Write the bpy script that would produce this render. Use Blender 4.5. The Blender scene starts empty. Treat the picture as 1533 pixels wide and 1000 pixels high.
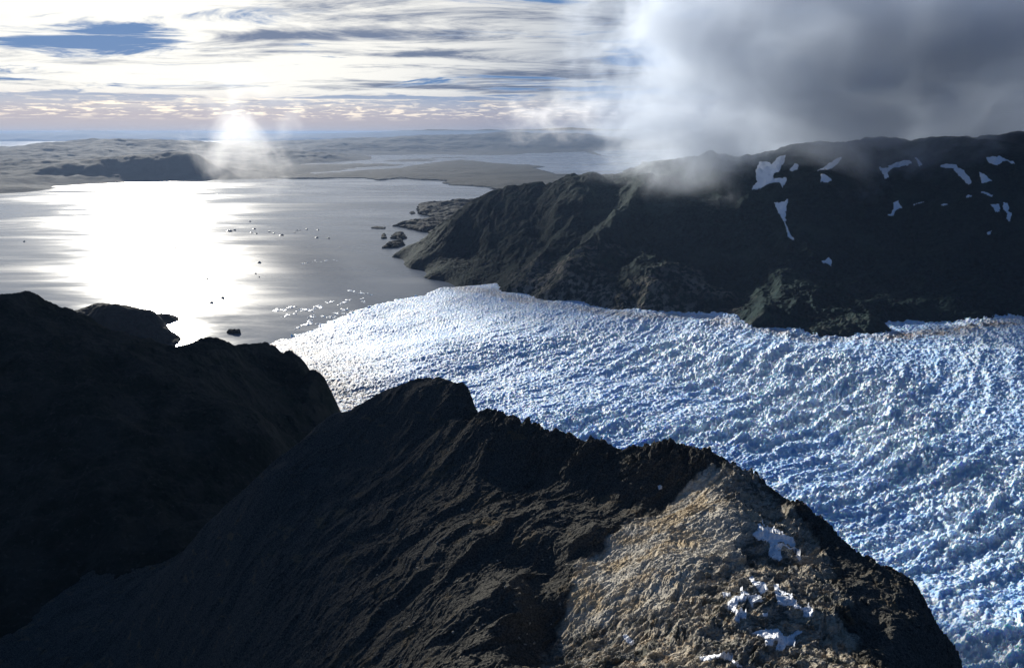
import bpy, math, random
import numpy as np
from mathutils import Vector

random.seed(7)
rng = np.random.default_rng(7)
scene = bpy.context.scene
COL = scene.collection

# ------------------------------------------------------------------ camera model
F = 1022.0                       # focal length in pixels of the 1533 x 1000 frame
CX, CY = 766.5, 500.0
PITCH = math.atan(302.0 / F)
CAMZ = 1000.0                    # metres above the lake
cp, sp = math.cos(PITCH), math.sin(PITCH)


def slope(py):
    v = (CY - np.asarray(py, float)) / F
    return (-sp + v * cp) / (cp + v * sp)


def at(px, py, Y):
    """world point seen in direction (px, py) at distance Y along the view heading"""
    v = (CY - py) / F
    dy = cp + v * sp
    return ((px - CX) / F * Y / dy, Y, CAMZ + Y * (-sp + v * cp) / dy)


def ground(px, py, z=0.0):
    return at(px, py, (z - CAMZ) / float(slope(py)))


# ------------------------------------------------------------------ noise
def _h(ix, iy, seed):
    h = (ix.astype(np.int64) * 374761393 + iy.astype(np.int64) * 668265263 + seed * 974634777) & 0xFFFFFFFF
    h = ((h ^ (h >> 13)) * 1274126177) & 0xFFFFFFFF
    return (h ^ (h >> 16)) & 0xFFFF


_A = np.arange(65536) * (2 * np.pi / 65536)
_CA, _SA = np.cos(_A), np.sin(_A)


def perlin(x, y, seed=0):
    ix, iy = np.floor(x), np.floor(y)
    fx, fy = x - ix, y - iy
    ux = fx * fx * fx * (fx * (fx * 6 - 15) + 10)
    uy = fy * fy * fy * (fy * (fy * 6 - 15) + 10)

    def g(ox, oy):
        k = _h(ix + ox, iy + oy, seed)
        return _CA[k] * (fx - ox) + _SA[k] * (fy - oy)
    a = g(0, 0); b = g(1, 0); c = g(0, 1); d = g(1, 1)
    return 1.5 * ((a + ux * (b - a)) + uy * ((c + ux * (d - c)) - (a + ux * (b - a))))


def fbm(x, y, octv=5, seed=0, gain=0.5, lac=2.03):
    s = np.zeros_like(x); amp = 1.0
    for o in range(octv):
        s += amp * perlin(x, y, seed + o * 17)
        x = x * lac + 13.7; y = y * lac - 7.3; amp *= gain
    return s


def ridged(x, y, octv=5, seed=0, gain=0.5, lac=2.07):
    s = np.zeros_like(x); amp = 1.0; w = np.ones_like(x)
    for o in range(octv):
        n = (1 - np.abs(perlin(x, y, seed + o * 31))) ** 2
        s += amp * n * w
        w = np.clip(n * 1.6, 0, 1)
        x = x * lac + 5.1; y = y * lac + 9.2; amp *= gain
    return s


def billow(x, y, octv=4, seed=0, gain=0.5, lac=2.1):
    s = np.zeros_like(x); amp = 1.0
    for o in range(octv):
        s += amp * np.abs(perlin(x, y, seed + o * 23))
        x = x * lac + 3.3; y = y * lac + 8.8; amp *= gain
    return s


def facets(x, y, seed=0, tilt=1.0):
    """broken blocks: every cell of a jittered lattice is its own tilted plane"""
    ix, iy = np.floor(x), np.floor(y)
    best = np.full(x.shape, 1e9); out = np.zeros_like(x)
    for ox in (-1, 0, 1):
        for oy in (-1, 0, 1):
            cx, cy = ix + ox, iy + oy
            h1 = _h(cx, cy, seed) / 65536.0; h2 = _h(cx, cy, seed + 1) / 65536.0
            dx, dy = x - cx - h1, y - cy - h2
            d = np.abs(dx) + np.abs(dy) + 0.25 * np.hypot(dx, dy)
            k = _h(cx, cy, seed + 2); off = _h(cx, cy, seed + 3) / 65536.0 - 0.5
            v = off + tilt * (_CA[k] * dx + _SA[k] * dy)
            m = d < best
            best = np.where(m, d, best); out = np.where(m, v, out)
    return out


def smooth(a, b, t):
    t = np.clip((t - a) / (b - a), 0, 1)
    return t * t * (3 - 2 * t)


# ------------------------------------------------------------------ surfaces through control points
class Surface:
    """multiquadric surface through scattered control points"""
    def __init__(self, pts, c, L):
        p = np.array(pts, float)
        self.L, self.c = L, c / L
        self.xy = p[:, :2] / L
        n = len(p)
        d2 = ((self.xy[:, None] - self.xy[None]) ** 2).sum(-1)
        A = np.zeros((n + 3, n + 3))
        A[:n, :n] = -np.sqrt(d2 + self.c ** 2) + np.eye(n) * 2e-4
        Q = np.c_[np.ones(n), self.xy]
        A[:n, n:] = Q; A[n:, :n] = Q.T
        self.w = np.linalg.solve(A, np.r_[p[:, 2], 0, 0, 0])

    def __call__(self, x, y):
        x = np.asarray(x, float); shp = x.shape
        X = x.ravel() / self.L; Y = np.asarray(y, float).ravel() / self.L
        n = len(self.xy)
        out = self.w[n] + self.w[n + 1] * X + self.w[n + 2] * Y
        for i in range(n):
            out -= self.w[i] * np.sqrt((X - self.xy[i, 0]) ** 2 + (Y - self.xy[i, 1]) ** 2 + self.c ** 2)
        return out.reshape(shp)


def behind(px, py, Y, dy, dz):
    x, y, z = at(px, py, Y)
    return (x * (y + dy) / y, y + dy, z - dz)


def seg_dist(x, y, pts):
    best = np.full(np.shape(x), 1e9)
    for (x0, y0), (x1, y1) in zip(pts[:-1], pts[1:]):
        dx, dy = x1 - x0, y1 - y0
        t = np.clip(((x - x0) * dx + (y - y0) * dy) / (dx * dx + dy * dy), 0, 1)
        best = np.minimum(best, np.hypot(x - x0 - t * dx, y - y0 - t * dy))
    return best


def poly_signed(x, y, pts):
    """signed distance to a ground polygon, positive inside"""
    d = seg_dist(x, y, pts + [pts[0]])
    ins = np.zeros(np.shape(x), bool)
    n = len(pts)
    for i in range(n):
        x0, y0 = pts[i]; x1, y1 = pts[(i + 1) % n]
        if y0 == y1: continue
        c = ((y0 > y) != (y1 > y)) & (x < (x1 - x0) * (y - y0) / (y1 - y0) + x0)
        ins ^= c
    return np.where(ins, d, -d)


# ------------------------------------------------------------------ mesh making
def make_mesh(name, V, faces4, smooth_shade=True):
    me = bpy.data.meshes.new(name)
    n = len(faces4); k = faces4.shape[1]
    me.vertices.add(len(V)); me.vertices.foreach_set('co', V.astype(np.float32).ravel())
    me.loops.add(n * k); me.loops.foreach_set('vertex_index', faces4.astype(np.int32).ravel())
    me.polygons.add(n)
    me.polygons.foreach_set('loop_start', np.arange(0, n * k, k, dtype=np.int32))
    me.polygons.foreach_set('loop_total', np.full(n, k, dtype=np.int32))
    me.polygons.foreach_set('use_smooth', np.full(n, smooth_shade, dtype=bool))
    me.update(calc_edges=True)
    return me


def link(name, me, mat=None):
    o = bpy.data.objects.new(name, me); COL.objects.link(o)
    if mat is not None: me.materials.append(mat)
    return o


def tag(o, label=None, cat=None, group=None, kind=None):
    if label: o['label'] = label
    if cat: o['category'] = cat
    if group: o['group'] = group
    if kind: o['kind'] = kind
    return o


def terrain(name, us, ys, zf, mat, cut=-8.0, attr=None):
    U, Y = np.meshgrid(us, ys)
    X = U * Y
    Z = zf(X, Y)
    nr, nc = Z.shape
    idx = np.arange(nr * nc).reshape(nr, nc)
    f = np.stack([idx[:-1, :-1], idx[:-1, 1:], idx[1:, 1:], idx[1:, :-1]], -1).reshape(-1, 4)
    zz = Z.ravel()
    keep = (zz[f] > cut).any(1)
    f = f[keep]
    used = np.zeros(nr * nc, bool); used[f.ravel()] = True
    remap = np.cumsum(used) - 1
    V = np.c_[X.ravel(), Y.ravel(), zz][used]
    me = make_mesh(name, V, remap[f])
    if attr is not None:
        for an, fn in attr.items():
            a = me.attributes.new(an, 'FLOAT', 'POINT')
            a.data.foreach_set('value', fn(X, Y).ravel()[used].astype(np.float32))
    return link(name, me, mat)


# ------------------------------------------------------------------ node helpers
class NT:
    def __init__(self, tree):
        self.t = tree; tree.nodes.clear()

    def n(self, kind, **kw):
        nd = self.t.nodes.new(kind)
        for k, v in kw.items(): setattr(nd, k, v)
        return nd

    def put(self, sock, v):
        if v is None: return
        if isinstance(v, bpy.types.NodeSocket): self.t.links.new(v, sock)
        else: sock.default_value = v

    def math(self, op, a, b=None, c=None, clamp=False):
        nd = self.n('ShaderNodeMath', operation=op, use_clamp=clamp)
        for i, v in enumerate((a, b, c)): self.put(nd.inputs[i], v)
        return nd.outputs[0]

    def vmath(self, op, a, b=None):
        nd = self.n('ShaderNodeVectorMath', operation=op)
        self.put(nd.inputs[0], a); self.put(nd.inputs[1], b)
        return nd.outputs['Value' if op in ('LENGTH', 'DOT_PRODUCT', 'DISTANCE') else 'Vector']

    def noise(self, vec, scale, detail=4, rough=0.5, dist=0.0, lac=2.0, kind='FBM', out='Fac'):
        nd = self.n('ShaderNodeTexNoise', noise_dimensions='3D', noise_type=kind)
        self.put(nd.inputs['Vector'], vec); self.put(nd.inputs['Scale'], scale)
        nd.inputs['Detail'].default_value = detail; nd.inputs['Roughness'].default_value = rough
        nd.inputs['Distortion'].default_value = dist; nd.inputs['Lacunarity'].default_value = lac
        return nd.outputs[out]

    def ramp(self, f, a, b, lo=0.0, hi=1.0, kind='SMOOTHSTEP'):
        nd = self.n('ShaderNodeMapRange', interpolation_type=kind)
        self.put(nd.inputs['Value'], f)
        for k, v in (('From Min', a), ('From Max', b), ('To Min', lo), ('To Max', hi)): self.put(nd.inputs[k], v)
        return nd.outputs['Result']

    def mix(self, f, a, b, blend='MIX'):
        nd = self.n('ShaderNodeMix', data_type='RGBA', blend_type=blend)
        self.put(nd.inputs['Factor'], f)
        for s, v in ((nd.inputs[6], a), (nd.inputs[7], b)):
            if isinstance(v, tuple) and len(v) == 3: v = v + (1.0,)
            self.put(s, v)
        return nd.outputs[2]

    def xyz(self, x, y, z):
        nd = self.n('ShaderNodeCombineXYZ')
        for i, v in enumerate((x, y, z)): self.put(nd.inputs[i], v)
        return nd.outputs[0]

    def sep(self, v):
        nd = self.n('ShaderNodeSeparateXYZ'); self.put(nd.inputs[0], v)
        return nd.outputs

    def mapping(self, v, rot=(0, 0, 0), scale=(1, 1, 1), loc=(0, 0, 0)):
        nd = self.n('ShaderNodeMapping'); self.put(nd.inputs['Vector'], v)
        nd.inputs['Rotation'].default_value = rot; nd.inputs['Scale'].default_value = scale
        nd.inputs['Location'].default_value = loc
        return nd.outputs[0]

    def pos(self):
        return self.n('ShaderNodeNewGeometry').outputs['Position']

    def bump(self, h, strength, dist, normal=None):
        nd = self.n('ShaderNodeBump'); nd.inputs['Strength'].default_value = strength
        nd.inputs['Distance'].default_value = dist
        self.put(nd.inputs['Height'], h); self.put(nd.inputs['Normal'], normal)
        return nd.outputs[0]

    def surface(self, color, rough=0.9, normal=None, spec=0.3, **kw):
        b = self.n('ShaderNodeBsdfPrincipled'); o = self.n('ShaderNodeOutputMaterial')
        if isinstance(color, tuple): color = color + (1.0,)
        self.put(b.inputs['Base Color'], color); self.put(b.inputs['Roughness'], rough)
        self.put(b.inputs['Normal'], normal); b.inputs['Specular IOR Level'].default_value = spec
        for k, v in kw.items(): self.put(b.inputs[k], v)
        self.t.links.new(b.outputs[0], o.inputs['Surface'])
        return b


def material(name):
    m = bpy.data.materials.new(name); m.use_nodes = True
    return m, NT(m.node_tree)


# ------------------------------------------------------------------ sun direction
SUN_AZ, SUN_EL = math.radians(-28.0), math.radians(16.0)
SUN = Vector((math.sin(SUN_AZ) * math.cos(SUN_EL), math.cos(SUN_AZ) * math.cos(SUN_EL), math.sin(SUN_EL)))


# ================================================================== materials
def mat_rock():
    m, n = material('weathered_rock')
    p = n.pos()
    strata = n.mapping(p, rot=(0.25, 0.45, 0.6), scale=(0.35, 1.0, 2.6))
    a = n.noise(p, 0.02, 5, 0.6)
    b = n.noise(strata, 0.22, 8, 0.65, 0.6)
    c = n.noise(p, 0.9, 8, 0.7)
    grey = n.mix(n.ramp(b, 0.35, 0.66), (0.13, 0.135, 0.125), (0.48, 0.46, 0.42))
    tan = n.mix(n.ramp(c, 0.3, 0.7), (0.36, 0.325, 0.265), (0.66, 0.61, 0.52))
    col = n.mix(n.ramp(a, 0.45, 0.62), grey, tan)
    och = n.noise(strata, 0.05, 6, 0.6, 0.3)
    col = n.mix(n.math('MULTIPLY', n.ramp(och, 0.60, 0.72), 0.45), col, (0.26, 0.17, 0.08))
    mott = n.noise(p, 0.35, 9, 0.72)
    col = n.mix(n.ramp(mott, 0.34, 0.46, 0.6, 0.0), col, (0.04, 0.042, 0.037))
    pat = n.noise(n.mapping(p, rot=(0, 0, 0.64), scale=(0.5, 1.3, 1)), 0.11, 9, 0.72, 0.5)
    col = n.mix(n.ramp(pat, 0.50, 0.57, 0.0, 0.75), col, (0.62, 0.53, 0.40))
    col = n.mix(n.ramp(pat, 0.43, 0.485, 0.8, 0.0), col, (0.095, 0.10, 0.082))
    rust = n.noise(p, 0.21, 7, 0.7, 0.8)
    col = n.mix(n.ramp(rust, 0.55, 0.63, 0.0, 0.5), col, (0.36, 0.21, 0.085))
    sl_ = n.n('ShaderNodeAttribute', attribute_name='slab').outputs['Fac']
    col = n.mix(n.math('MULTIPLY', sl_, n.ramp(c, 0.36, 0.55, 0.5, 0.95)), col, n.mix(n.ramp(och, 0.45, 0.62), (0.70, 0.655, 0.565), (0.68, 0.545, 0.36)))  # tan slab rock, lightened to stand in for stronger sunlight
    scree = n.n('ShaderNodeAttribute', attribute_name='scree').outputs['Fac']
    sc = n.mix(n.ramp(c, 0.35, 0.68), (0.026, 0.028, 0.028), (0.15, 0.143, 0.125))  # scree rock, darkened to deepen the shade on the left flank
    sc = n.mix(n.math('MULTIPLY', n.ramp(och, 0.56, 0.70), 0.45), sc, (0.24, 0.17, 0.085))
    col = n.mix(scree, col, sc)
    vo = n.n('ShaderNodeTexVoronoi'); n.put(vo.inputs['Vector'], p); vo.inputs['Scale'].default_value = 0.55; vo.inputs['Randomness'].default_value = 1.0
    vd = vo.outputs['Distance']
    fine = n.noise(strata, 1.1, 9, 0.72, 0.3)
    col = n.mix(n.ramp(fine, 0.42, 0.48, 0.55, 0.0), col, (0.03, 0.031, 0.028))
    h = n.math('ADD', n.math('MULTIPLY', n.math('SUBTRACT', fine, n.math('MULTIPLY', vd, scree)), 1.0), n.math('MULTIPLY', b, 0.35))
    h = n.math('ADD', h, n.math('ADD', n.math('MULTIPLY', c, 0.8), n.math('MULTIPLY', mott, 0.8)))
    n.surface(col, 0.92, n.bump(h, 1.0, 1.1), spec=0.15)
    return m


def mat_moor():
    """dark heath and rock of the left flank"""
    m, n = material('dark_heath')
    p = n.pos()
    a = n.noise(p, 0.012, 7, 0.65); b = n.noise(p, 0.12, 6, 0.65)
    col = n.mix(n.ramp(a, 0.4, 0.62), (0.018, 0.024, 0.018), (0.045, 0.043, 0.034))
    col = n.mix(n.ramp(b, 0.55, 0.75), col, (0.075, 0.07, 0.06))
    n.surface(col, 0.95, n.bump(b, 1.0, 6.0), spec=0.1)
    return m


def mat_forest(name='forest', rock=True):
    m, n = material(name)
    p = n.pos()
    a = n.noise(p, 0.004, 6, 0.6); b = n.noise(p, 0.05, 5, 0.7)
    col = n.mix(n.ramp(b, 0.35, 0.68), (0.005, 0.016, 0.019), (0.016, 0.037, 0.038))
    col = n.mix(n.ramp(a, 0.5, 0.7), col, (0.020, 0.040, 0.038))
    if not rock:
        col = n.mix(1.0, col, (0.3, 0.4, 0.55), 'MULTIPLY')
    if rock:
        att = n.n('ShaderNodeAttribute', attribute_name='bare').outputs['Fac']
        r = n.noise(n.mapping(p, scale=(1, 1, 0.35)), 0.03, 7, 0.7)
        mask = n.math('MULTIPLY', att, n.ramp(r, 0.46, 0.56))
        col = n.mix(mask, col, n.mix(b, (0.10, 0.09, 0.075), (0.32, 0.28, 0.23)))
    n.surface(col, 0.95, n.bump(b, 0.8, 12.0), spec=0.1)
    return m


def mat_ice():
    m, n = material('glacier_ice')
    p = n.pos()
    a = n.noise(p, 0.006, 6, 0.6, 0.4); b = n.noise(p, 0.05, 6, 0.65); c = n.noise(p, 0.35, 5, 0.7)
    col = n.mix(n.ramp(b, 0.35, 0.66), (0.30, 0.54, 0.87), (0.80, 0.87, 0.95))
    col = n.mix(n.ramp(a, 0.42, 0.66, 0.0, 0.6), col, (0.30, 0.53, 0.88))
    wh = n.n('ShaderNodeAttribute', attribute_name='white').outputs['Fac']
    col = n.mix(n.math('MULTIPLY', wh, n.ramp(b, 0.3, 0.6, 0.4, 0.9)), col, (0.78, 0.87, 0.97))
    dirt = n.n('ShaderNodeAttribute', attribute_name='dirt').outputs['Fac']
    dm = n.math('MULTIPLY', dirt, n.ramp(n.math('ADD', c, b), 0.75, 1.05))
    col = n.mix(dm, col, n.mix(c, (0.2, 0.15, 0.11), (0.42, 0.34, 0.27)))
    bs = n.surface(col, 0.55, n.bump(n.math('ADD', b, c), 0.8, 5.0), spec=0.4)
    bs.inputs['Subsurface Weight'].default_value = 0.55; bs.inputs['Subsurface Radius'].default_value = (1.0, 2.2, 4.0); bs.inputs['Subsurface Scale'].default_value = 1.5
    return m


def mat_water():
    m, n = material('lake_water')
    p = n.pos()
    st = n.mapping(p, rot=(0, 0, 0.35), scale=(0.00022, 0.0007, 1))
    a = n.noise(st, 1.0, 8, 0.62, 0.8)
    st2 = n.mapping(p, rot=(0, 0, 0.2), scale=(0.0009, 0.004, 1))
    b = n.noise(st2, 1.0, 5, 0.6, 0.5)
    rough = n.math('ADD', n.ramp(a, 0.36, 0.64, 0.13, 0.32), n.ramp(b, 0.3, 0.7, -0.05, 0.07))
    w = n.noise(n.mapping(p, scale=(0.02, 0.05, 1)), 1.0, 3, 0.6)
    n.surface((0.13, 0.155, 0.195), rough, n.bump(w, 0.12, 3.0), spec=0.12, IOR=1.333)
    return m


def mat_snow():
    m, n = material('old_snow')
    p = n.pos()
    b = n.noise(p, 0.6, 6, 0.6)
    col = n.mix(n.ramp(b, 0.3, 0.75), (0.66, 0.70, 0.78), (0.84, 0.86, 0.9))
    n.surface(col, 0.7, n.bump(b, 0.3, 0.3), spec=0.3)
    return m


def mat_berg(name, lo, hi):
    m, n = material(name)
    o = n.n('ShaderNodeTexCoord').outputs['Object']
    b = n.noise(o, 0.12, 5, 0.6)
    n.surface(n.mix(n.ramp(b, 0.35, 0.65), lo, hi), 0.4, n.bump(b, 0.6, 2.0), spec=0.4)
    return m


M_rock, M_moor, M_ice, M_water, M_snow = mat_rock(), mat_moor(), mat_ice(), mat_water(), mat_snow()
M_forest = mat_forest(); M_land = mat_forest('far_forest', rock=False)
M_bergd = mat_berg('backlit_ice', (0.05, 0.065, 0.08), (0.22, 0.27, 0.33))  # ice coloured dark, as bergs look against the glare
M_bergw = mat_berg('clean_ice', (0.55, 0.68, 0.82), (0.85, 0.9, 0.94))

# ================================================================== water
V = np.array([[-160e3, -4e3, 0], [160e3, -4e3, 0], [160e3, 210e3, 0], [-160e3, 210e3, 0]], float)
tag(link('water', make_mesh('water', V, np.array([[0, 1, 2, 3]])), M_water), kind='structure')

# ================================================================== glacier
f0 = ground(415, 519); f1 = ground(692, 430)
FX, FY = f1[0] - f0[0], f1[1] - f0[1]; FL = math.hypot(FX, FY)
fnx, fny = FY / FL, -FX / FL                 # up-glacier normal of the calving front
right_margin = [ground(px, py, z)[:2] for px, py, z in [(692, 432, 45), (745, 445, 55), (820, 460, 75), (950, 477, 115), (1050, 478, 130),
                (1110, 495, 140), (1200, 513, 155), (1280, 514, 165), (1345, 502, 175), (1420, 496, 190), (1540, 487, 200), (1700, 492, 220)]]
left_margin = [ground(px, py, z)[:2] for px, py, z in [(415, 519, 30), (450, 548, 45), (493, 592, 60), (540, 640, 75)]]


def glacier_base(X, Y):
    D = (X - f0[0]) * fnx + (Y - f0[1]) * fny
    Dw = D + 45 * fbm(X / 260, Y / 260, 4, 3) + 25 * fbm(X / 60, Y / 60, 3, 8)
    return D, Dw


ICEFALL = [ground(px, py, z)[:2] for px, py, z in [(1080, 535, 130), (1220, 590, 150), (1380, 690, 150), (1533, 800, 150), (1700, 900, 150)]]


def flow_zone(X, Y, wx, wy, fl):
    a = wx * 0.80 - wy * 0.60; b = wx * 0.60 + wy * 0.80        # a: up-flow, b: across
    a = a + 0.00022 * (b - 2600) ** 2                            # crevasses bow down-glacier
    fall = np.exp(-(seg_dist(X, Y, ICEFALL) / 420) ** 2)
    zone = smooth(-0.15, 0.75, 0.8 * fbm(a / 330, b / 900, 4, 77) + 0.25 * fbm(a / 900, b / 260, 3, 78) + 0.75 * fall - 0.12) * fl
    return a, b, zone


def glacier_white(X, Y):
    D, Dw = glacier_base(X, Y)
    return flow_zone(X, Y, X, Y, smooth(500, 1700, D))[2]


def glacier_z(X, Y):
    D, Dw = glacier_base(X, Y)
    Dp = np.maximum(D, 0)
    z = 40 + 0.055 * Dp + 22 * fbm(X / 700, Y / 700, 3, 40)
    # steps of the icefall further up
    fl = smooth(500, 1700, D)
    wx = X + 18 * fbm(X / 150, Y / 150, 3, 60); wy = Y + 18 * fbm(X / 150 + 9, Y / 150, 3, 61)
    a, b, zone = flow_zone(X, Y, wx, wy, fl)
    ser = billow(a / 34, b / 95, 4, 90, 0.55)
    ser2 = ridged(wx / 27, wy / 27, 4, 120, 0.5)
    step = ridged(a / 88, b / 430, 3, 140, 0.5)
    amp = 3.6 + 4.0 * fl + 13 * zone
    z = z + amp * 0.8 * (0.9 * ser + 0.5 * (ser2 - 0.7)) + (3 + 10 * fl) * (step - 0.8) * (0.35 + 0.65 * zone)
    z += (2.4 + 4.0 * zone) * (billow(X / 15, Y / 15, 3, 155, 0.6) - 0.5) * 1.6 + 1.6 * fbm(X / 8, Y / 8, 3, 150)
    return np.where(Dw > 0, z, -25.0)


def glacier_dirt(X, Y):
    d = seg_dist(X, Y, right_margin) + 60 * fbm(X / 220, Y / 220, 4, 200)
    d2 = seg_dist(X, Y, left_margin) + 60 * fbm(X / 150, Y / 150, 4, 210)
    band = seg_dist(X, Y, [ground(1330, 512, 175)[:2], ground(1400, 497, 190)[:2], ground(1460, 490, 195)[:2], ground(1560, 492, 205)[:2]]) + 40 * fbm(X / 120, Y / 60, 3, 220)
    t = np.clip(1 - d / 100, 0, 1) * 0.65 + np.clip(1.1 - d2 / 330, 0, 1) * 0.8 + 0.7 * np.clip(1 - band / 50, 0, 1)
    return np.clip(t, 0, 1)


dep = np.tan(np.linspace(math.radians(52), math.radians(11.8), 1100))
g = terrain('glacier', np.linspace(-0.42, 0.98, 1500), 900.0 / dep, glacier_z, M_ice, cut=-20, attr={'dirt': glacier_dirt, 'white': glacier_white})
tag(g, kind='structure')
me = g.data

# ================================================================== mountain on the right
mp = []
for px, py, z in [(586, 385, 0), (610, 402, 0), (640, 418, 0), (692, 432, 0), (745, 445, 45), (820, 459, 65), (885, 468, 85), (950, 476, 105), (1050, 477, 120),
                  (1110, 495, 128), (1160, 505, 135), (1200, 512, 145), (1280, 513, 152), (1340, 502, 160), (1342, 474, 185), (1400, 478, 185), (1450, 482, 188), (1533, 487, 194), (1620, 490, 200), (1750, 495, 210)]:
    mp.append(ground(px, py, z))
    x, y, _ = mp[-1]
    mp.append((x * (y - 130) / y, y - 130, z - 75))
crest = [(600, 376, 5650), (640, 345, 5650), (680, 318, 5700), (710, 301, 5700), (740, 286, 5700), (770, 279, 5650), (800, 275, 5600), (850, 263, 5500), (900, 254, 5400), (960, 245, 5300),
         (1010, 241, 5150), (1050, 230, 5000), (1100, 229, 4900), (1150, 226, 4800), (1200, 217, 4700), (1300, 208, 4700), (1400, 208, 4600), (1500, 203, 4400), (1560, 196, 4300), (1700, 190, 4000)]
for c in crest:
    mp.append(at(*c)); mp.append(behind(*c, 500, 230)); mp.append(behind(*c, 1500, 1100))
mp += [(-1500, 6100, -60), (-1500, 5200, -80), (-900, 4400, -60), (-1300, 7000, -80)]
mp += [at(1120, 481, 2990), at(1230, 480, 2920), at(1320, 488, 2890), at(1230, 425, 3330), at(1330, 440, 3280), at(1400, 425, 3330),
       at(1000, 380, 3950), at(1150, 360, 3900), at(1300, 340, 3900), at(1430, 340, 3800), at(800, 370, 4600), at(690, 380, 5000)]
S_mt = Surface(mp, 120, 1000)
spurs = [([at(888, 295, 5050)[:2], at(868, 322, 4850)[:2], at(815, 372, 4350)[:2], at(780, 412, 4050)[:2]], 105, 140),
         ([at(960, 305, 4600)[:2], at(925, 332, 4400)[:2], at(860, 388, 3950)[:2], at(810, 432, 3720)[:2]], 105, 140),
         ([at(1050, 330, 4250)[:2], at(1030, 350, 4100)[:2], at(970, 420, 3600)[:2]], 65, 160),
         ([at(1240, 300, 4200)[:2], at(1230, 340, 4000)[:2], at(1200, 400, 3500)[:2]], 40, 180),
         ([at(1430, 300, 4100)[:2], at(1440, 340, 3900)[:2], at(1400, 420, 3400)[:2]], 50, 200)]


FOOT = [ground(586, 385)[:2], ground(612, 402)[:2], ground(640, 418)[:2], ground(680, 431)[:2], (-200, 3700), (600, 2000), (6000, 2000), (6000, 9000), (1500, 8000), (500, 7600), at(720, 300, 7000)[:2], at(660, 340, 6500)[:2], at(605, 360, 6000)[:2]]


def mount_z(X, Y):
    z = S_mt(X, Y)
    fd = poly_signed(X, Y, FOOT) + 14 * fbm(X / 90, Y / 90, 4, 305)
    z = np.minimum(z, np.maximum(fd * 0.9, -60))
    e = smooth(0, 250, z)
    wx = X + 120 * fbm(X / 600, Y / 600, 3, 301); wy = Y + 120 * fbm(X / 600, Y / 600, 3, 302)
    for pts, h, w in spurs:
        z = z + h * np.exp(-(seg_dist(wx, wy, pts) / w) ** 2) * e
    z = z + np.minimum(62 * (ridged(wx / 480, wy / 900, 4, 310) - 1.25), 4 + 4 * fbm(X / 200, Y / 200, 3, 312)) * e
    z = z + (0.25 + 0.75 * e) * 11 * fbm(X / 90, Y / 90, 4, 330)
    z = z + 3.5 * smooth(-5, 20, z) * ridged(X / 24, Y / 24, 3, 340)
    return z


def mount_bare(X, Y):
    d = seg_dist(X, Y, [ground(790, 452, 60)[:2], ground(880, 466, 85)[:2], ground(1000, 476, 110)[:2]])
    d2 = seg_dist(X, Y, [ground(1100, 492, 135)[:2], ground(1180, 509, 145)[:2], ground(1300, 511, 155)[:2]])
    n = 260 * fbm(X / 260, Y / 260, 4, 350)
    return np.clip(1.2 - (d + n) / 330, 0, 1) + 0.15 * np.clip(1.0 - (d2 + n) / 220, 0, 1)


ys = np.r_[np.geomspace(2450, 4300, 620), np.geomspace(4310, 7400, 420)]
tag(terrain('mountain', np.linspace(-0.22, 0.98, 1150), ys, mount_z, M_forest, cut=-10, attr={'bare': mount_bare}), kind='structure')

# ================================================================== headland on the left
lp = []
lc = [(-250, 430, 1500), (-100, 440, 1540), (0, 437, 1564), (30, 439, 1560), (70, 459, 1560), (100, 463, 1570), (150, 489, 1560), (200, 504, 1600), (262, 517, 1650), (300, 514, 1750), (340, 514, 1850),
      (380, 510, 1950), (402, 514, 1960), (420, 525, 1950), (450, 546, 1900), (480, 569, 1850), (490, 590, 1800), (491, 612, 1750)]
for c in lc:
    lp.append(at(*c)); lp.append(behind(*c, 130, 90)); lp.append(behind(*c, 520, 560))
for px, py, Y in [(0, 1000, 643), (0, 800, 838), (0, 700, 973), (0, 600, 1145), (0, 500, 1375), (-250, 900, 730), (-250, 600, 1145), (200, 1000, 600), (200, 800, 850), (200, 700, 990),
                  (200, 600, 1210), (350, 600, 1320), (430, 625, 1600), (400, 665, 1200), (300, 720, 1000), (455, 690, 1420), (330, 560, 1560), (425, 580, 1740), (455, 575, 1830)]:
    lp.append(at(px, py, Y))
for (x, y, z) in [(-390, 1750, 120), (-330, 1500, 60), (-250, 1200, 60), (-300, 1900, -40), (-150, 1500, -80), (-420, 2200, -60)]:
    lp.append((x, y, z))
S_hd = Surface(lp, 60, 1000)


def head_z(X, Y):
    z = S_hd(X, Y)
    e = smooth(0, 60, z)
    wx = X + 60 * fbm(X / 300, Y / 300, 3, 401)
    z = z + 26 * (ridged(wx / 260, Y / 420, 4, 410) - 1.1) * e + 7 * fbm(X / 50, Y / 50, 4, 420) * e
    return z + 2.4 * ridged(X / 13, Y / 13, 3, 430) * e


tag(terrain('headland', np.linspace(-1.1, -0.10, 800), np.geomspace(560, 2900, 800), head_z, M_moor, cut=-10), kind='structure')

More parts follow.
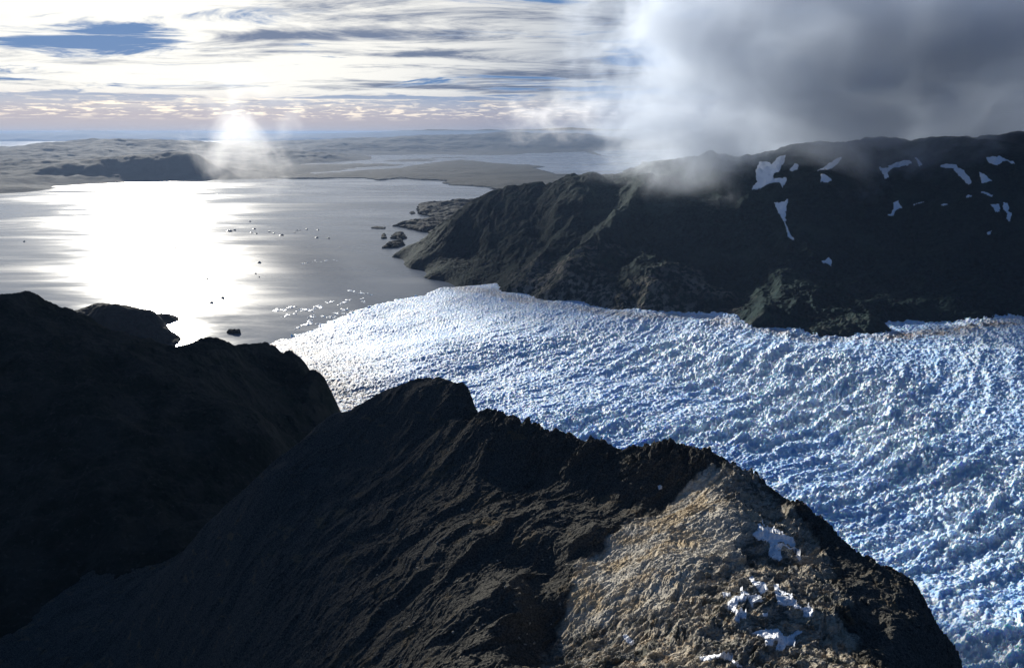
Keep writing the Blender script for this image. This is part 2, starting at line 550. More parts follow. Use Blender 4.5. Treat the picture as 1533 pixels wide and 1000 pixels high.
# small wooded point beyond it
pp = [at(*c) for c in [(70, 470, 3250), (110, 467, 3280), (130, 460, 3300), (150, 457, 3300), (190, 458, 3330), (218, 463, 3350), (235, 470, 3380)]]
pp += [ground(px, py) for px, py in [(246, 473), (249, 486), (240, 492), (258, 498), (265, 515), (230, 530), (160, 540), (60, 530)]]
pp += [behind(px, py, Y, 450, 330) for px, py, Y in [(60, 470, 3250), (130, 460, 3300), (190, 458, 3330), (235, 470, 3380)]]
pp += [ground(300, 470)[:2] + (-80,), ground(300, 515)[:2] + (-80,), ground(290, 540)[:2] + (-80,)]
S_pt = Surface(pp, 40, 1000)
tag(terrain('wooded_point_hill', np.linspace(-0.75, -0.40, 300), np.geomspace(2500, 4100, 260),
            lambda X, Y: S_pt(X, Y) + 10 * fbm(X / 120, Y / 120, 5, 450) + 4 * ridged(X / 26, Y / 26, 2, 455), M_land, cut=-10), kind='structure')

# ================================================================== foreground ridge
fp = []
fc = [(1440, 1000, 312), (1376, 892, 362), (1365, 872, 370), (1258, 845, 394), (1250, 802, 393), (1190, 757, 409), (1152, 743, 427), (1132, 711, 445), (1100, 694, 455), (1060, 683, 462),
      (1010, 672, 470), (960, 672, 480), (930, 680, 490), (890, 664, 500), (850, 666, 505), (820, 655, 520), (790, 633, 545), (765, 628, 560), (745, 617, 580), (722, 629, 595),
      (706, 600, 640), (690, 583, 660), (660, 570, 690), (622, 568, 700), (590, 579, 700), (560, 595, 690), (540, 605, 690), (500, 619, 700), (460, 650, 690)]
for i, c in enumerate(fc):
    fp.append(at(*c))
    if i > 4:
        fp.append(behind(*c, 45, 38)); fp.append(behind(*c, 180, 230)); fp.append(behind(*c, 420, 600))
fi = [(1290, 1000, 258), (1245, 872, 322), (1215, 830, 366), (1200, 800, 382), (1160, 772, 402), (1112, 768, 382), (1140, 800, 372), (900, 1000, 277), (1000, 1000, 261), (1150, 1000, 255), (900, 900, 331), (1000, 900, 312), (1100, 900, 300), (850, 850, 368), (836, 900, 342), (838, 1000, 290),
      (900, 840, 369), (1000, 800, 376), (1080, 745, 412), (1150, 850, 340), (1150, 950, 278), (1080, 810, 362), (1000, 850, 333),
      (950, 766, 432), (870, 742, 460), (1005, 738, 440), (905, 765, 437), (800, 722, 498), (750, 692, 522), (830, 770, 425), (870, 790, 398),
      (798, 800, 399), (786, 900, 332), (776, 1000, 282), (700, 800, 415), (700, 900, 345), (680, 1000, 290), (600, 800, 458), (600, 900, 384), (600, 1000, 324),
      (640, 720, 530), (700, 720, 505), (560, 700, 600), (640, 640, 610), (580, 650, 630), (500, 680, 640), (450, 800, 530), (450, 900, 450), (450, 1000, 380), (300, 900, 560), (300, 800, 660), (300, 1000, 480), (400, 720, 620),
      (818, 862, 372), (812, 940, 331), (806, 1000, 302), (850, 797, 403), (150, 1000, 620), (150, 850, 800)]
fp += [at(*c) for c in fi]
fp += [(330, 320, 470), (430, 330, 230), (560, 500, 20), (300, 150, 470), (420, 180, 250), (360, 400, 400), (230, 150, 730), (150, 150, 765), (0, 150, 765), (40, 120, 765), (-100, 150, 700), (-200, 150, 600), (-350, 250, 480), (-450, 450, 300)]
S_fg = Surface(fp, 9, 300)
slab_poly = [at(px, py, Y)[:2] for px, py, Y in [(1005, 745, 430), (900, 800, 380), (845, 840, 345), (828, 880, 318), (800, 1000, 262), (760, 1100, 220), (1350, 1100, 220), (1300, 1000, 258), (1260, 870, 315), (1230, 790, 380), (1130, 715, 440), (1060, 700, 450)]]


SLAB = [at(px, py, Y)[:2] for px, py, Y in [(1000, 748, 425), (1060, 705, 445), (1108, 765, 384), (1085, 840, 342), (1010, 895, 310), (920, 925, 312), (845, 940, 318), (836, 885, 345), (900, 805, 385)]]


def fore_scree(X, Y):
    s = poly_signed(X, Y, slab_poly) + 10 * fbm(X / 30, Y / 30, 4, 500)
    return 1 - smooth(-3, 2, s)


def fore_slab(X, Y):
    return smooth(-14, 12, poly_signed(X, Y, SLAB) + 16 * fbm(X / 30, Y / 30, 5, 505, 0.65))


def fore_z(X, Y):
    z = S_fg(X, Y)
    s = poly_signed(X, Y, slab_poly)
    rocky = smooth(-14, 4, s)
    crestd = seg_dist(X, Y, [at(*c)[:2] for c in fc[0:21]])
    rocky = np.maximum(rocky, np.exp(-(crestd / 28) ** 2))
    smoothrock = smooth(-6, 8, poly_signed(X, Y, SLAB) + 6 * fbm(X / 25, Y / 25, 3, 505))
    k = 0.36 + 0.64 * np.maximum(rocky * 0.8, np.exp(-(crestd / 28) ** 2)) * (1 - 0.85 * smoothrock)
    wx = X + 7 * fbm(X / 40, Y / 40, 3, 511); wy = Y + 7 * fbm(X / 40, Y / 40, 3, 512)
    a = wx * 0.80 + wy * 0.60; b = -wx * 0.60 + wy * 0.80
    z = z + k * 5.0 * (ridged(a / 62, b / 34, 3, 520) - 0.95)
    z = z + k * (2.0 * facets(a / 15, b / 7.5, 580) + 0.95 * facets(a / 5.6, b / 2.9, 590) + 0.45 * facets(a / 2.4, b / 1.3, 595))
    crk = np.exp(-(perlin(a / 17 + 0.3 * fbm(X / 9, Y / 9, 2, 600), b / 5.5, 601) / 0.055) ** 2) + 0.7 * np.exp(-(perlin(a / 6.5, b / 9 + 0.4 * fbm(X / 6, Y / 6, 2, 602), 603) / 0.06) ** 2)
    z = z - 0.75 * crk * rocky
    cd2 = seg_dist(X, Y, [at(*c)[:2] for c in fc[7:20]])
    z = z + 3.6 * np.exp(-(cd2 / 20) ** 2) * (facets(a / 19, b / 11, 620) + 0.5 * facets(a / 8, b / 5, 625))
    lx = (z - S_fg(X, Y)) * 0.6 + 0.8 * fbm(X / 14, Y / 14, 3, 606) + b / 11.0
    led = lx - np.floor(lx)
    z = z + 0.9 * rocky * (led - smooth(0.8, 1.0, led))
    z = z + (1 - rocky) * 5.0 * (ridged(b / 36 + 0.3 * fbm(X / 60, Y / 60, 3, 640), a / 150, 4, 641, 0.5) - 0.95)
    bed = (Y * 0.96 - X * 0.22) / 3.4 + 0.55 * fbm(X / 22, Y / 12, 4, 645)
    bed = bed - np.floor(bed)
    z = z + 0.55 * rocky * (smooth(0.0, 0.8, bed) - smooth(0.8, 1.0, bed)) * (0.4 + smooth(-0.3, 0.4, fbm(X / 18, Y / 18, 2, 646)))
    # tilted beds: worn steps along the strike
    ph = b / 7.5 + 1.3 * fbm(X / 28, Y / 28, 4, 530) + z / 9.0
    st = ph - np.floor(ph)
    z = z + k * 1.5 * (smooth(0.0, 0.75, st) - smooth(0.75, 1.0, st))
    z = z + k * 0.5 * (ridged(a / 16, b / 5, 4, 540, 0.6) - 0.9)
    fine = smooth(-0.2, 0.5, fbm(X / 26, Y / 26, 3, 560))
    z = z + (0.3 + 0.7 * k) * (0.45 + 0.9 * fine) * (0.22 * ridged(a / 5.2, b / 2.2, 3, 570, 0.6) + 0.3 * fbm(X / 1.6, Y / 1.6, 3, 550))
    return z


ys = np.geomspace(150, 1150, 1150)
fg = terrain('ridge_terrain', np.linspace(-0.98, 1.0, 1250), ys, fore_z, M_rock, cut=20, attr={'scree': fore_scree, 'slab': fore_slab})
fg.data.polygons.foreach_set('use_smooth', np.zeros(len(fg.data.polygons), dtype=bool))
tag(fg, kind='structure')


# ================================================================== draped snow patches
def zf_plane(x, y, z):
    A = np.c_[np.ones_like(x), x - x.mean(), y - y.mean()]
    c, *_ = np.linalg.lstsq(A, z, rcond=None)
    return A @ c


def drape(name, poly, zf, Y0, Y1, step, lift, jit, seed, relax=0):
    """a snow patch lying on the slope zf, its outline given as view directions"""
    P = np.array(poly, float)
    x0, y0 = P.min(0) - 2 * jit; x1, y1 = P.max(0) + 2 * jit
    gx = np.arange(x0, x1 + step, step); gy = np.arange(y0, y1 + step, step)
    GX, GY = np.meshgrid(gx, gy)
    jx = GX + jit * fbm(GX / (6 * jit), GY / (6 * jit), 3, seed); jy = GY + jit * fbm(GX / (6 * jit) + 31, GY / (6 * jit), 3, seed)
    jx = jx + 0.55 * jit * fbm(GX / (1.6 * jit), GY / (1.6 * jit), 2, seed + 3); jy = jy + 0.55 * jit * fbm(GX / (1.6 * jit) + 17, GY / (1.6 * jit), 2, seed + 4)
    sd = poly_signed(jx, jy, [tuple(p) for p in P])
    ins = sd > 0
    if ins.sum() < 6: return None
    Yc = np.geomspace(Y0, Y1, 260)
    rr, cc = np.nonzero(ins)
    px, py = GX[rr, cc], GY[rr, cc]
    v = (CY - py) / F; dy = cp + v * sp
    kx = (px - CX) / F / dy; kz = (-sp + v * cp) / dy
    YY = np.repeat(Yc[None], len(px), 0)
    below = (CAMZ + kz[:, None] * YY) < zf(kx[:, None] * YY, YY)
    hit = below.argmax(1); ok = below.any(1) & (hit > 0)
    lo = Yc[np.maximum(hit - 1, 0)]; hi = Yc[hit]
    for _ in range(12):
        mid = (lo + hi) / 2
        b = (CAMZ + kz * mid) < zf(kx * mid, mid)
        hi = np.where(b, mid, hi); lo = np.where(b, lo, mid)
    Yh = hi
    idx = np.full(ins.shape, -1); idx[rr[ok], cc[ok]] = np.arange(ok.sum())
    X = (kx * Yh)[ok]; Yv = Yh[ok]
    Z = zf(X, Yv)
    G = np.zeros(ins.shape); Wt = np.zeros(ins.shape)
    G[rr[ok], cc[ok]] = Z - zf_plane(X, Yv, Z); Wt[rr[ok], cc[ok]] = 1
    for _ in range(relax):
        num = G * Wt; den = Wt.copy()
        for sl, tl in ((np.s_[1:, :], np.s_[:-1, :]), (np.s_[:-1, :], np.s_[1:, :]), (np.s_[:, 1:], np.s_[:, :-1]), (np.s_[:, :-1], np.s_[:, 1:])):
            num[sl] += (G * Wt)[tl]; den[sl] += Wt[tl]
        G = np.where(Wt > 0, num / np.maximum(den, 1), 0)
    Z = G[rr[ok], cc[ok]] + zf_plane(X, Yv, Z)
    edge = np.clip(sd[rr[ok], cc[ok]] / (1.5 * step), 0, 1)
    top = np.c_[X, Yv, Z + lift * (0.35 + 0.65 * edge)]
    bot = np.c_[X, Yv, Z - lift * 1.5]
    q = np.stack([idx[:-1, :-1], idx[1:, :-1], idx[1:, 1:], idx[:-1, 1:]], -1).reshape(-1, 4)
    q = q[(q >= 0).all(1)]
    if len(q) == 0: return None
    yr = Yv[q]; q = q[(yr.max(1) - yr.min(1)) < 0.06 * yr.mean(1)]
    if len(q) == 0: return None
    n = len(top)
    e = np.concatenate([q[:, [0, 1]], q[:, [1, 2]], q[:, [2, 3]], q[:, [3, 0]]])
    key = np.sort(e, 1); code = key[:, 0] * n + key[:, 1]
    u, inv, cnt = np.unique(code, return_inverse=True, return_counts=True)
    be = e[cnt[inv] == 1]
    sides = np.c_[be[:, 1], be[:, 0], be[:, 0] + n, be[:, 1] + n]
    Vv = np.r_[top, bot]; Fc = np.r_[q, sides]
    used = np.zeros(len(Vv), bool); used[Fc.ravel()] = True
    rm = np.cumsum(used) - 1
    me = make_mesh(name, Vv[used], rm[Fc])
    return link(name, me, M_snow)


def S(poly, ox, oy, k):
    return [(ox + x / k, oy + y / k) for x, y in poly]


near = [
    ([(275, 165), (305, 145), (310, 100), (340, 95), (355, 120), (385, 125), (430, 130), (470, 165), (535, 185), (550, 260), (585, 320), (565, 335), (530, 265), (490, 250), (470, 235), (450, 265), (465, 320), (445, 335), (370, 300), (385, 225), (360, 205), (310, 205)], 'large bluish snow patch in the shade under the outermost rocky crest'),
    ([(250, 430), (280, 430), (300, 465), (350, 460), (378, 510), (330, 545), (300, 500), (265, 460)], 'short tapering snow strip at the upper end of the branching snow'),
    ([(118, 600), (170, 550), (205, 550), (200, 510), (240, 520), (262, 560), (320, 545), (350, 585), (290, 590), (280, 625), (245, 580), (190, 590), (175, 640), (245, 655), (240, 695), (200, 690), (195, 725), (160, 695), (180, 660), (120, 635)], 'branching snow patch wrapped around dark stones on the summit plateau'),
    ([(85, 530), (140, 530), (145, 555), (90, 558)], 'small oval snow scrap just left of the branching snow patch'),
    ([(405, 480), (440, 480), (455, 515), (520, 550), (585, 630), (625, 618), (658, 635), (650, 680), (595, 685), (590, 640), (520, 620), (435, 605)], 'wedge of snow with a round blob at its lower tip on brown rock'),
    ([(268, 785), (325, 760), (440, 758), (475, 800), (510, 800), (560, 760), (590, 775), (540, 810), (545, 865), (490, 860), (465, 895), (420, 885), (435, 830), (410, 830), (408, 860), (360, 860), (345, 810), (320, 800)], 'white butterfly shaped snow patch low on the summit rock'),
    ([(-60, 930), (0, 925), (80, 912), (150, 940), (200, 985), (215, 1000), (190, 1000), (140, 955), (75, 935), (20, 950), (-40, 960)], 'thin curved snow strip at the very bottom of the summit rock'),
    ([(338, 660), (375, 655), (372, 680), (340, 678)], 'tiny snow scrap between the wedge and the branching snow'),
]
for i, (poly, lab) in enumerate(near):
    o = drape('snow_patch', S(poly, 1060, 760, 4.165), fore_z, 170, 560, 0.6, 0.55, 1.0, 600 + i, 8)
    if o: tag(o, lab, 'snow patch', 'snow patches on the near summit rock')
for poly, lab in [([(984, 727), (990, 726), (992, 731), (986, 734)], 'tiny snow spot in the dark hollow under the near crest'),
                  ([(931, 951), (938, 949), (951, 962), (946, 967), (938, 962)], 'small pale snow scrap in a cleft of the summit slab')]:
    o = drape('snow_patch', poly, fore_z, 170, 560, 0.6, 0.45, 0.6, 640)
    if o: tag(o, lab, 'snow patch', 'snow patches on the near summit rock')

far = [
    (S([(225, 320), (265, 265), (250, 195), (285, 110), (360, 115), (375, 135), (420, 80), (480, 60), (465, 130), (430, 190), (400, 200), (395, 235), (485, 230), (485, 255), (465, 310), (440, 270), (370, 275), (300, 310), (270, 330)], 1080, 220, 5), 'broad ragged snowfield below the cloud, leftmost on the dark mountain'),
    (S([(388, 408), (440, 425), (510, 390), (490, 460), (478, 540), (500, 620), (548, 705), (520, 695), (488, 655), (470, 570), (425, 490)], 1080, 220, 5), 'long funnel shaped snow gully narrowing downhill on the dark mountain'),
    (S([(738, 215), (775, 200), (828, 245), (800, 270), (735, 270)], 1080, 220, 5), 'small bright snow patch right of the broad snowfield'),
    (S([(505, 175), (545, 130), (580, 135), (575, 170), (530, 185)], 1080, 220, 5), 'small faint snow patch between the two upper snowfields'),
    (S([(700, 185), (770, 150), (850, 95), (910, 70), (880, 120), (820, 170), (760, 175)], 1080, 220, 5), 'slanting snow streak rising into the cloud'),
    (S([(735, 855), (770, 850), (808, 828), (828, 850), (820, 898), (790, 878)], 1080, 220, 5), 'lone triangular snow patch low on the dark mountain'),
    (S([(365, 155), (420, 160), (500, 120), (600, 100), (640, 125), (550, 150), (470, 165), (450, 190), (465, 230), (420, 245), (400, 180)], 1240, 220, 5), 'snow streak along the cloud base with a short downward tail'),
    (S([(640, 80), (665, 90), (720, 145), (680, 150)], 1240, 220, 5), 'little snow tooth just under the cloud base'),
    (S([(820, 155), (880, 125), (960, 140), (1040, 200), (1075, 285), (1030, 280), (985, 225), (935, 170)], 1240, 220, 5), 'hook shaped snowfield under the cloud on the right of the mountain'),
    (S([(1130, 190), (1165, 200), (1245, 280), (1215, 260), (1150, 280), (1135, 240)], 1240, 220, 5), 'ragged snow patch right beside the hook shaped snowfield'),
    (S([(1180, 80), (1280, 70), (1390, 110), (1400, 135), (1330, 105), (1260, 140), (1200, 120)], 1240, 220, 5), 'snow band near the top right shoulder under thin cloud'),
    (S([(490, 410), (520, 405), (555, 455), (510, 480), (495, 515), (410, 530), (470, 505)], 1240, 220, 5), 'bent snow patch with a thin tail halfway down the dark face'),
    (S([(630, 435), (690, 410), (760, 402), (700, 418), (645, 440)], 1240, 220, 5), 'thin arched snow streak in the middle of the dark face'),
    (S([(838, 432), (905, 428), (870, 450), (850, 445)], 1240, 220, 5), 'small bright snow fleck right of the arched streak'),
    (S([(1020, 375), (1050, 350), (1080, 370), (1030, 388)], 1240, 220, 5), 'small snow fleck under the tip of the hook shaped snowfield'),
    (S([(1140, 335), (1230, 360), (1215, 374), (1150, 352)], 1240, 220, 5), 'snow dash below the ragged patch'),
    (S([(1200, 435), (1280, 430), (1290, 480), (1255, 490)], 1240, 220, 5), 'snow wedge, left one of the lower right pair'),
    (S([(1310, 420), (1345, 420), (1350, 480), (1375, 500), (1365, 565), (1330, 540), (1340, 500), (1310, 470)], 1240, 220, 5), 'upright crooked snow patch, right one of the lower right pair'),
    (S([(1180, 640), (1210, 640), (1240, 615), (1215, 655), (1190, 660)], 1240, 220, 5), 'lowest small snow fleck on the right of the dark face'),
]
for i, (poly, lab) in enumerate(far):
    o = drape('snow_field', poly, mount_z, 2600, 5600, 0.8, 4.5, 1.7, 700 + i)
    if o: tag(o, lab, 'snow patch', 'snow patches on the far mountain')

# ================================================================== stones on the scree
def stone_mesh(name, seed, subdiv=2):
    import bmesh
    bm = bmesh.new(); bmesh.ops.create_icosphere(bm, subdivisions=subdiv, radius=1)
    r = np.random.default_rng(seed)
    pl = [(Vector(r.normal(size=3)).normalized(), r.uniform(0.45, 0.85)) for _ in range(11)]
    for v in bm.verts:
        for nrm, d in pl:
            k = v.co.dot(nrm) - d
            if k > 0: v.co -= nrm * k
        v.co += Vector(r.normal(size=3)) * 0.03
    me = bpy.data.meshes.new(name); bm.to_mesh(me); bm.free()
    return me


stones = [stone_mesh('stone', 50 + i) for i in range(4)]
for m_ in stones: m_.materials.append(M_rock)
n_st = 0
while n_st < 90:
    px, py = random.uniform(560, 850), random.uniform(745, 1000)
    Y = np.geomspace(200, 640, 200)
    v = (CY - py) / F; dy = cp + v * sp
    xs = (px - CX) / F / dy * Y; zs = CAMZ + (-sp + v * cp) / dy * Y
    b = zs < fore_z(xs, Y)
    if not b.any(): continue
    i = int(b.argmax()); x, y = xs[i], Y[i]
    z = float(fore_z(np.array([x]), np.array([y]))[0])
    if float(fore_scree(np.array([x]), np.array([y]))[0]) < 0.4: continue
    o = bpy.data.objects.new('boulder', random.choice(stones)); COL.objects.link(o)
    s = 0.8 * random.uniform(0.6, 1.0) ** 0.5 / random.uniform(0.25, 1.0) ** 0.6
    o.location = (x, y, z + 0.1 * s); o.scale = (s, s * random.uniform(0.6, 1), s * random.uniform(0.5, 0.8))
    o.rotation_euler = (random.uniform(-.4, .4), random.uniform(-.4, .4), random.uniform(0, 6.3))
    tag(o, 'small grey loose stone lying on the dark scree slope', 'stone', 'loose stones on the scree slope')
    n_st += 1

# ================================================================== far shores
def low_land(name, outline, height, shore, jag, nseed, n=(500, 260), label=None, cat=None, group=None):
    pts = [ground(px, py)[:2] for px, py in outline]
    A = np.array(pts)
    m = 3 * jag
    u = A[:, 0] / A[:, 1]
    us = np.linspace(u.min() - m / A[:, 1].min(), u.max() + m / A[:, 1].min(), n[0])
    ys = np.geomspace(A[:, 1].min() - m, A[:, 1].max() + m, n[1])

    def zf(X, Y):
        d = poly_signed(X, Y, pts) + jag * fbm(X / (4 * jag), Y / (4 * jag), 5, nseed, 0.6)
        up = np.clip(d / shore, -1, 1)
        return np.where(d > 0, 6 + height * np.sqrt(np.clip(up, 0, 1)) * (0.7 + 0.5 * fbm(X / (shore * 1.6), Y / (shore * 1.6), 5, nseed + 5)), -20)
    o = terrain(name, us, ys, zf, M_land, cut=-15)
    if label: tag(o, label, cat, group)
    else: tag(o, kind='structure')
    return o


low_land('isthmus_land', [(415, 264), (500, 259), (600, 252), (650, 244), (690, 240), (735, 244), (770, 247), (800, 252), (830, 262), (900, 262), (960, 275), (900, 290), (800, 288), (745, 284), (720, 280), (672, 277), (664, 271),
                          (600, 268), (565, 270), (545, 267), (415, 268)], 55, 900, 110, 800, (700, 300))
low_land('isthmus_spit_land', [(735, 251), (760, 247), (790, 247), (815, 250), (790, 253), (760, 254)], 25, 500, 90, 805, (300, 120))
low_land('peninsula_land', [(626, 306), (700, 303), (760, 290), (780, 330), (700, 336), (668, 328), (640, 324), (626, 321)], 60, 160, 35, 810, (400, 240))
low_land('forest_spit_land', [(588, 339), (605, 334), (640, 329), (665, 326), (720, 335), (690, 355), (640, 349), (622, 346), (606, 341)], 48, 120, 28, 820, (400, 240))
for out, lab, hh in [([(572, 372), (582, 364), (602, 361), (606, 367), (595, 371)], 'dark wooded islet nearest the point of the mountain', 26),
                     ([(584, 357), (592, 349), (604, 349), (609, 357), (600, 360)], 'ragged wooded islet just behind the nearest islet', 22),
                     ([(571, 358), (571, 352), (575, 350), (579, 357)], 'tiny islet left of the ragged wooded islet', 14),
                     ([(556, 342), (560, 340), (577, 341), (576, 343)], 'thin low islet, farthest from the shore of the group', 9),
                     ([(613, 319), (619, 317), (622, 320), (616, 321)], 'small dark islet off the tip of the long peninsula', 14)]:
    low_land('islet', out, hh, 40, 9, 830 + hh, (110, 90), lab, 'islet', 'wooded islets off the mountain point')
o = low_land('islet', [(340, 498.5), (344, 495), (350, 496), (353, 497), (357, 495), (361, 497), (358, 500), (349, 500.5)], 13, 14, 5, 871, (110, 80),
             'black rocky islet alone in the glaring water near the left headland', 'islet')

# far range on the left
hp = [ground(px, py) for px, py in [(-200, 300), (-50, 293), (0, 290), (58, 286), (78, 280), (150, 275), (250, 271), (330, 269), (425, 267)]]
hp += [h[:2] and (h[0] * 0.93, h[1] * 0.93, -90) for h in hp]
hp += [at(*c) for c in [(-200, 250, 15000), (0, 250, 15500), (100, 244, 16000), (190, 234, 16500), (250, 228, 16500), (290, 230, 16500), (320, 246, 16800), (380, 254, 17000), (430, 258, 17300),
                        (-200, 224, 26000), (0, 222, 26000), (50, 219, 26000), (100, 212, 26000), (200, 210, 27000), (290, 213, 27000), (360, 220, 27000), (430, 228, 26000), (480, 236, 25000),
                        (-200, 236, 21000), (100, 234, 21000), (250, 238, 22000), (400, 244, 22000), (520, 250, 24000)]]
hp += [(x * 1.3, y * 1.3, -100) for x, y, z in [at(p, 220, 27000) for p in (-200, 0, 200, 360, 480)]]
S_far = Surface(hp, 500, 10000)
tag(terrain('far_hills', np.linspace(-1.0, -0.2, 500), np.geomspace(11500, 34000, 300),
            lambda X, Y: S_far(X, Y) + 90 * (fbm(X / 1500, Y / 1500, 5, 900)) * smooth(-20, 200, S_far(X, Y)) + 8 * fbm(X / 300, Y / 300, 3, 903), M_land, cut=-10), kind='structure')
# range beyond the second lake
kp = [ground(px, py) for px, py in [(400, 263), (500, 256.5), (600, 248), (650, 241), (700, 236.5), (770, 232), (830, 229), (880, 227)]]
kp += [(x * 0.93, y * 0.93, -90) for x, y, z in list(kp)]
kp += [at(*c) for c in [(380, 240, 30000), (430, 228, 33000), (500, 219, 35000), (560, 210, 40000), (620, 206, 42000), (700, 203, 44000), (780, 199, 46000), (860, 201, 46000), (900, 208, 45000), (980, 214, 45000), (500, 245, 24000), (600, 236, 31000), (700, 226, 36000)]]
kp += [(x * 1.4, y * 1.4, -100) for x, y, z in [at(p, 206, 44000) for p in (380, 500, 620, 780, 900, 1000)]]
kp += [ground(960, 224)[:2] + (-100,), ground(1050, 222)[:2] + (-100,)]
S_k = Surface(kp, 900, 10000)
tag(terrain('distant_hills', np.linspace(-0.42, 0.30, 520), np.geomspace(15500, 70000, 320),
            lambda X, Y: S_k(X, Y) + 110 * fbm(X / 2500, Y / 2500, 5, 920) * smooth(-20, 200, S_k(X, Y)) + 10 * fbm(X / 500, Y / 500, 3, 925), M_land, cut=-10), kind='structure')
low_land('distant_shore_hills', [(905, 219), (960, 217.5), (1060, 217.5), (1100, 212), (1000, 208), (900, 208)], 480, 9000, 500, 930, (240, 160))
low_land('horizon_hills', [(-700, 211), (100, 212), (500, 211), (900, 212), (1500, 211.5), (2200, 211), (2200, 206), (900, 205.5), (-700, 206)], 1150, 14000, 1500, 950, (600, 140))
low_land('distant_spit_land', [(876, 228), (888, 231), (914, 236), (900, 233), (890, 228.5), (884, 226)], 60, 500, 60, 935, (200, 100))


# ================================================================== icebergs
def berg_mesh(name, seed):
    import bmesh
    bm = bmesh.new(); bmesh.ops.create_icosphere(bm, subdivisions=3, radius=1)
    r = np.random.default_rng(seed)
    pl = [(Vector((a, b, abs(c) * 0.6)).normalized(), r.uniform(0.5, 0.85)) for a, b, c in r.normal(size=(9, 3))]
    ph = r.uniform(0, 9, 3)
    for v in bm.verts:
        for nrm, d in pl:
            k = v.co.dot(nrm) - d
            if k > 0: v.co -= nrm * k
        t = 0.5 + 0.5 * math.sin(3.1 * v.co.x + ph[0]) * math.sin(2.7 * v.co.y + ph[1])
        if v.co.z > 0: v.co.z *= 0.35 + 0.75 * t
    me = bpy.data.meshes.new(name); bm.to_mesh(me); bm.free()
    for p in me.polygons: p.use_smooth = False
    return me


dark_m = [berg_mesh('dark_iceberg', 10 + i) for i in range(4)]
white_m = [berg_mesh('ice_floe', 30 + i) for i in range(4)]
for m_ in dark_m: m_.materials.append(M_bergd)
for m_ in white_m: m_.materials.append(M_bergw)


def berg(name, meshes, px, py, wpx, hz, lab, cat, grp, flat=0.5):
    x, y, _ = ground(px, py)
    w = wpx / F * math.hypot(y, CAMZ) * 0.5
    o = bpy.data.objects.new(name, random.choice(meshes)); COL.objects.link(o)
    o.location = (x, y, -0.12 * hz); o.scale = (w, w * flat * random.uniform(0.7, 1.2), hz)
    o.rotation_euler = (0, 0, random.uniform(-0.4, 0.4))
    tag(o, lab, cat, grp)
    return o


DB = [(343, 346.5, 9, 'long dark iceberg, leftmost of the row across the silver water'), (351, 345, 6, 'short dark iceberg touching the long leftmost one'),
      (374, 332, 4, 'tiny iceberg alone above the row'), (381, 343, 7, 'dark iceberg above a pair, second group from the left of the row'),
      (376, 349, 6, 'dark iceberg below its neighbour, second group of the row'), (384, 350, 5, 'faint iceberg right of the second group in the row'),
      (403, 347, 6, 'flat dark iceberg upper left of the blackest one'), (410, 349.5, 5, 'pale iceberg between two darker ones of the row'), (421, 352.5, 7, 'blackest flat iceberg, lowest of the row'),
      (441, 348.5, 4, 'dark chip at the lower end of a slanting trio'), (445, 345, 4, 'dark chip at the top of a slanting trio'), (449, 345, 3, 'right chip of a slanting trio'),
      (459, 343.5, 6, 'dark flat iceberg at the right end of the row'), (476, 344.5, 3, 'tiny speck of ice right of the row'), (474, 356, 5, 'dark speck pair below the right end of the row'), (492, 357, 4, 'lone faint iceberg far right below the row'),
      (509, 371, 3, 'small black speck nearest the wooded islets'), (388, 393.5, 9, 'bluish dark iceberg in the middle of the lake'), (383, 410, 4, 'small dark iceberg below the bluish one'), (388, 415, 3, 'speck of ice below the small dark iceberg'),
      (262, 372, 5, 'lone dark iceberg inside the brightest glare'), (310, 418, 6, 'dark sliver of ice at the right edge of the glare'), (333, 446.5, 6, 'dark sliver, right one of two above the rocky islet'), (317, 453.5, 8, 'dark sliver, left one of two above the rocky islet'),
      (36, 362, 4, 'small dark speck of ice near the left side of the lake'), (280, 383, 3, 'tiny dark speck below the lone iceberg in the glare'), (326, 291, 4, 'tiny dark speck of ice near the far shore')]
for px, py, w, lab in DB:
    berg('dark_iceberg', dark_m, px, py, w * 1.35, 7 + w * 1.5, lab, 'iceberg', 'dark icebergs scattered over the lake')

lines = [([(410, 466), (417, 463), (428, 465)], 14, 5), ([(428, 461), (445, 459)], 9, 5), ([(440, 468), (452, 463), (463, 464)], 13, 5), ([(420, 476), (430, 472), (438, 469)], 8, 4), ([(466, 466), (476, 458), (481, 462)], 20, 5),
         ([(488, 453), (497, 451)], 8, 4), ([(505, 457), (512, 454), (522, 448)], 14, 4), ([(512, 465), (520, 463)], 7, 5), ([(452, 488), (466, 483)], 10, 5), ([(460, 484), (468, 477), (470, 472)], 10, 4), ([(480, 474), (500, 476), (505, 466)], 12, 4),
         ([(500, 469), (530, 470), (528, 466)], 12, 4), ([(522, 435), (535, 438), (553, 441)], 14, 4), ([(540, 446), (545, 452)], 6, 4), ([(470, 486), (480, 485)], 5, 4), ([(448, 396), (470, 391), (505, 390)], 16, 3), ([(440, 493), (450, 490)], 6, 4)]
k = 0
for pts, cnt, w in lines:
    for _ in range(int(cnt * 1.7)):
        t = random.random() * (len(pts) - 1); i = int(t); t -= i
        px = pts[i][0] + t * (pts[i + 1][0] - pts[i][0]) + random.gauss(0, 1.8); py = pts[i][1] + t * (pts[i + 1][1] - pts[i][1]) + random.gauss(0, 0.7)
        berg('ice_floe', white_m, px, py, w * random.uniform(0.5, 1.6), random.uniform(2.5, 6), 'white ice floe in the drifting streaks off the glacier front', 'ice floe', 'white floes drifting off the glacier front', 1.0)

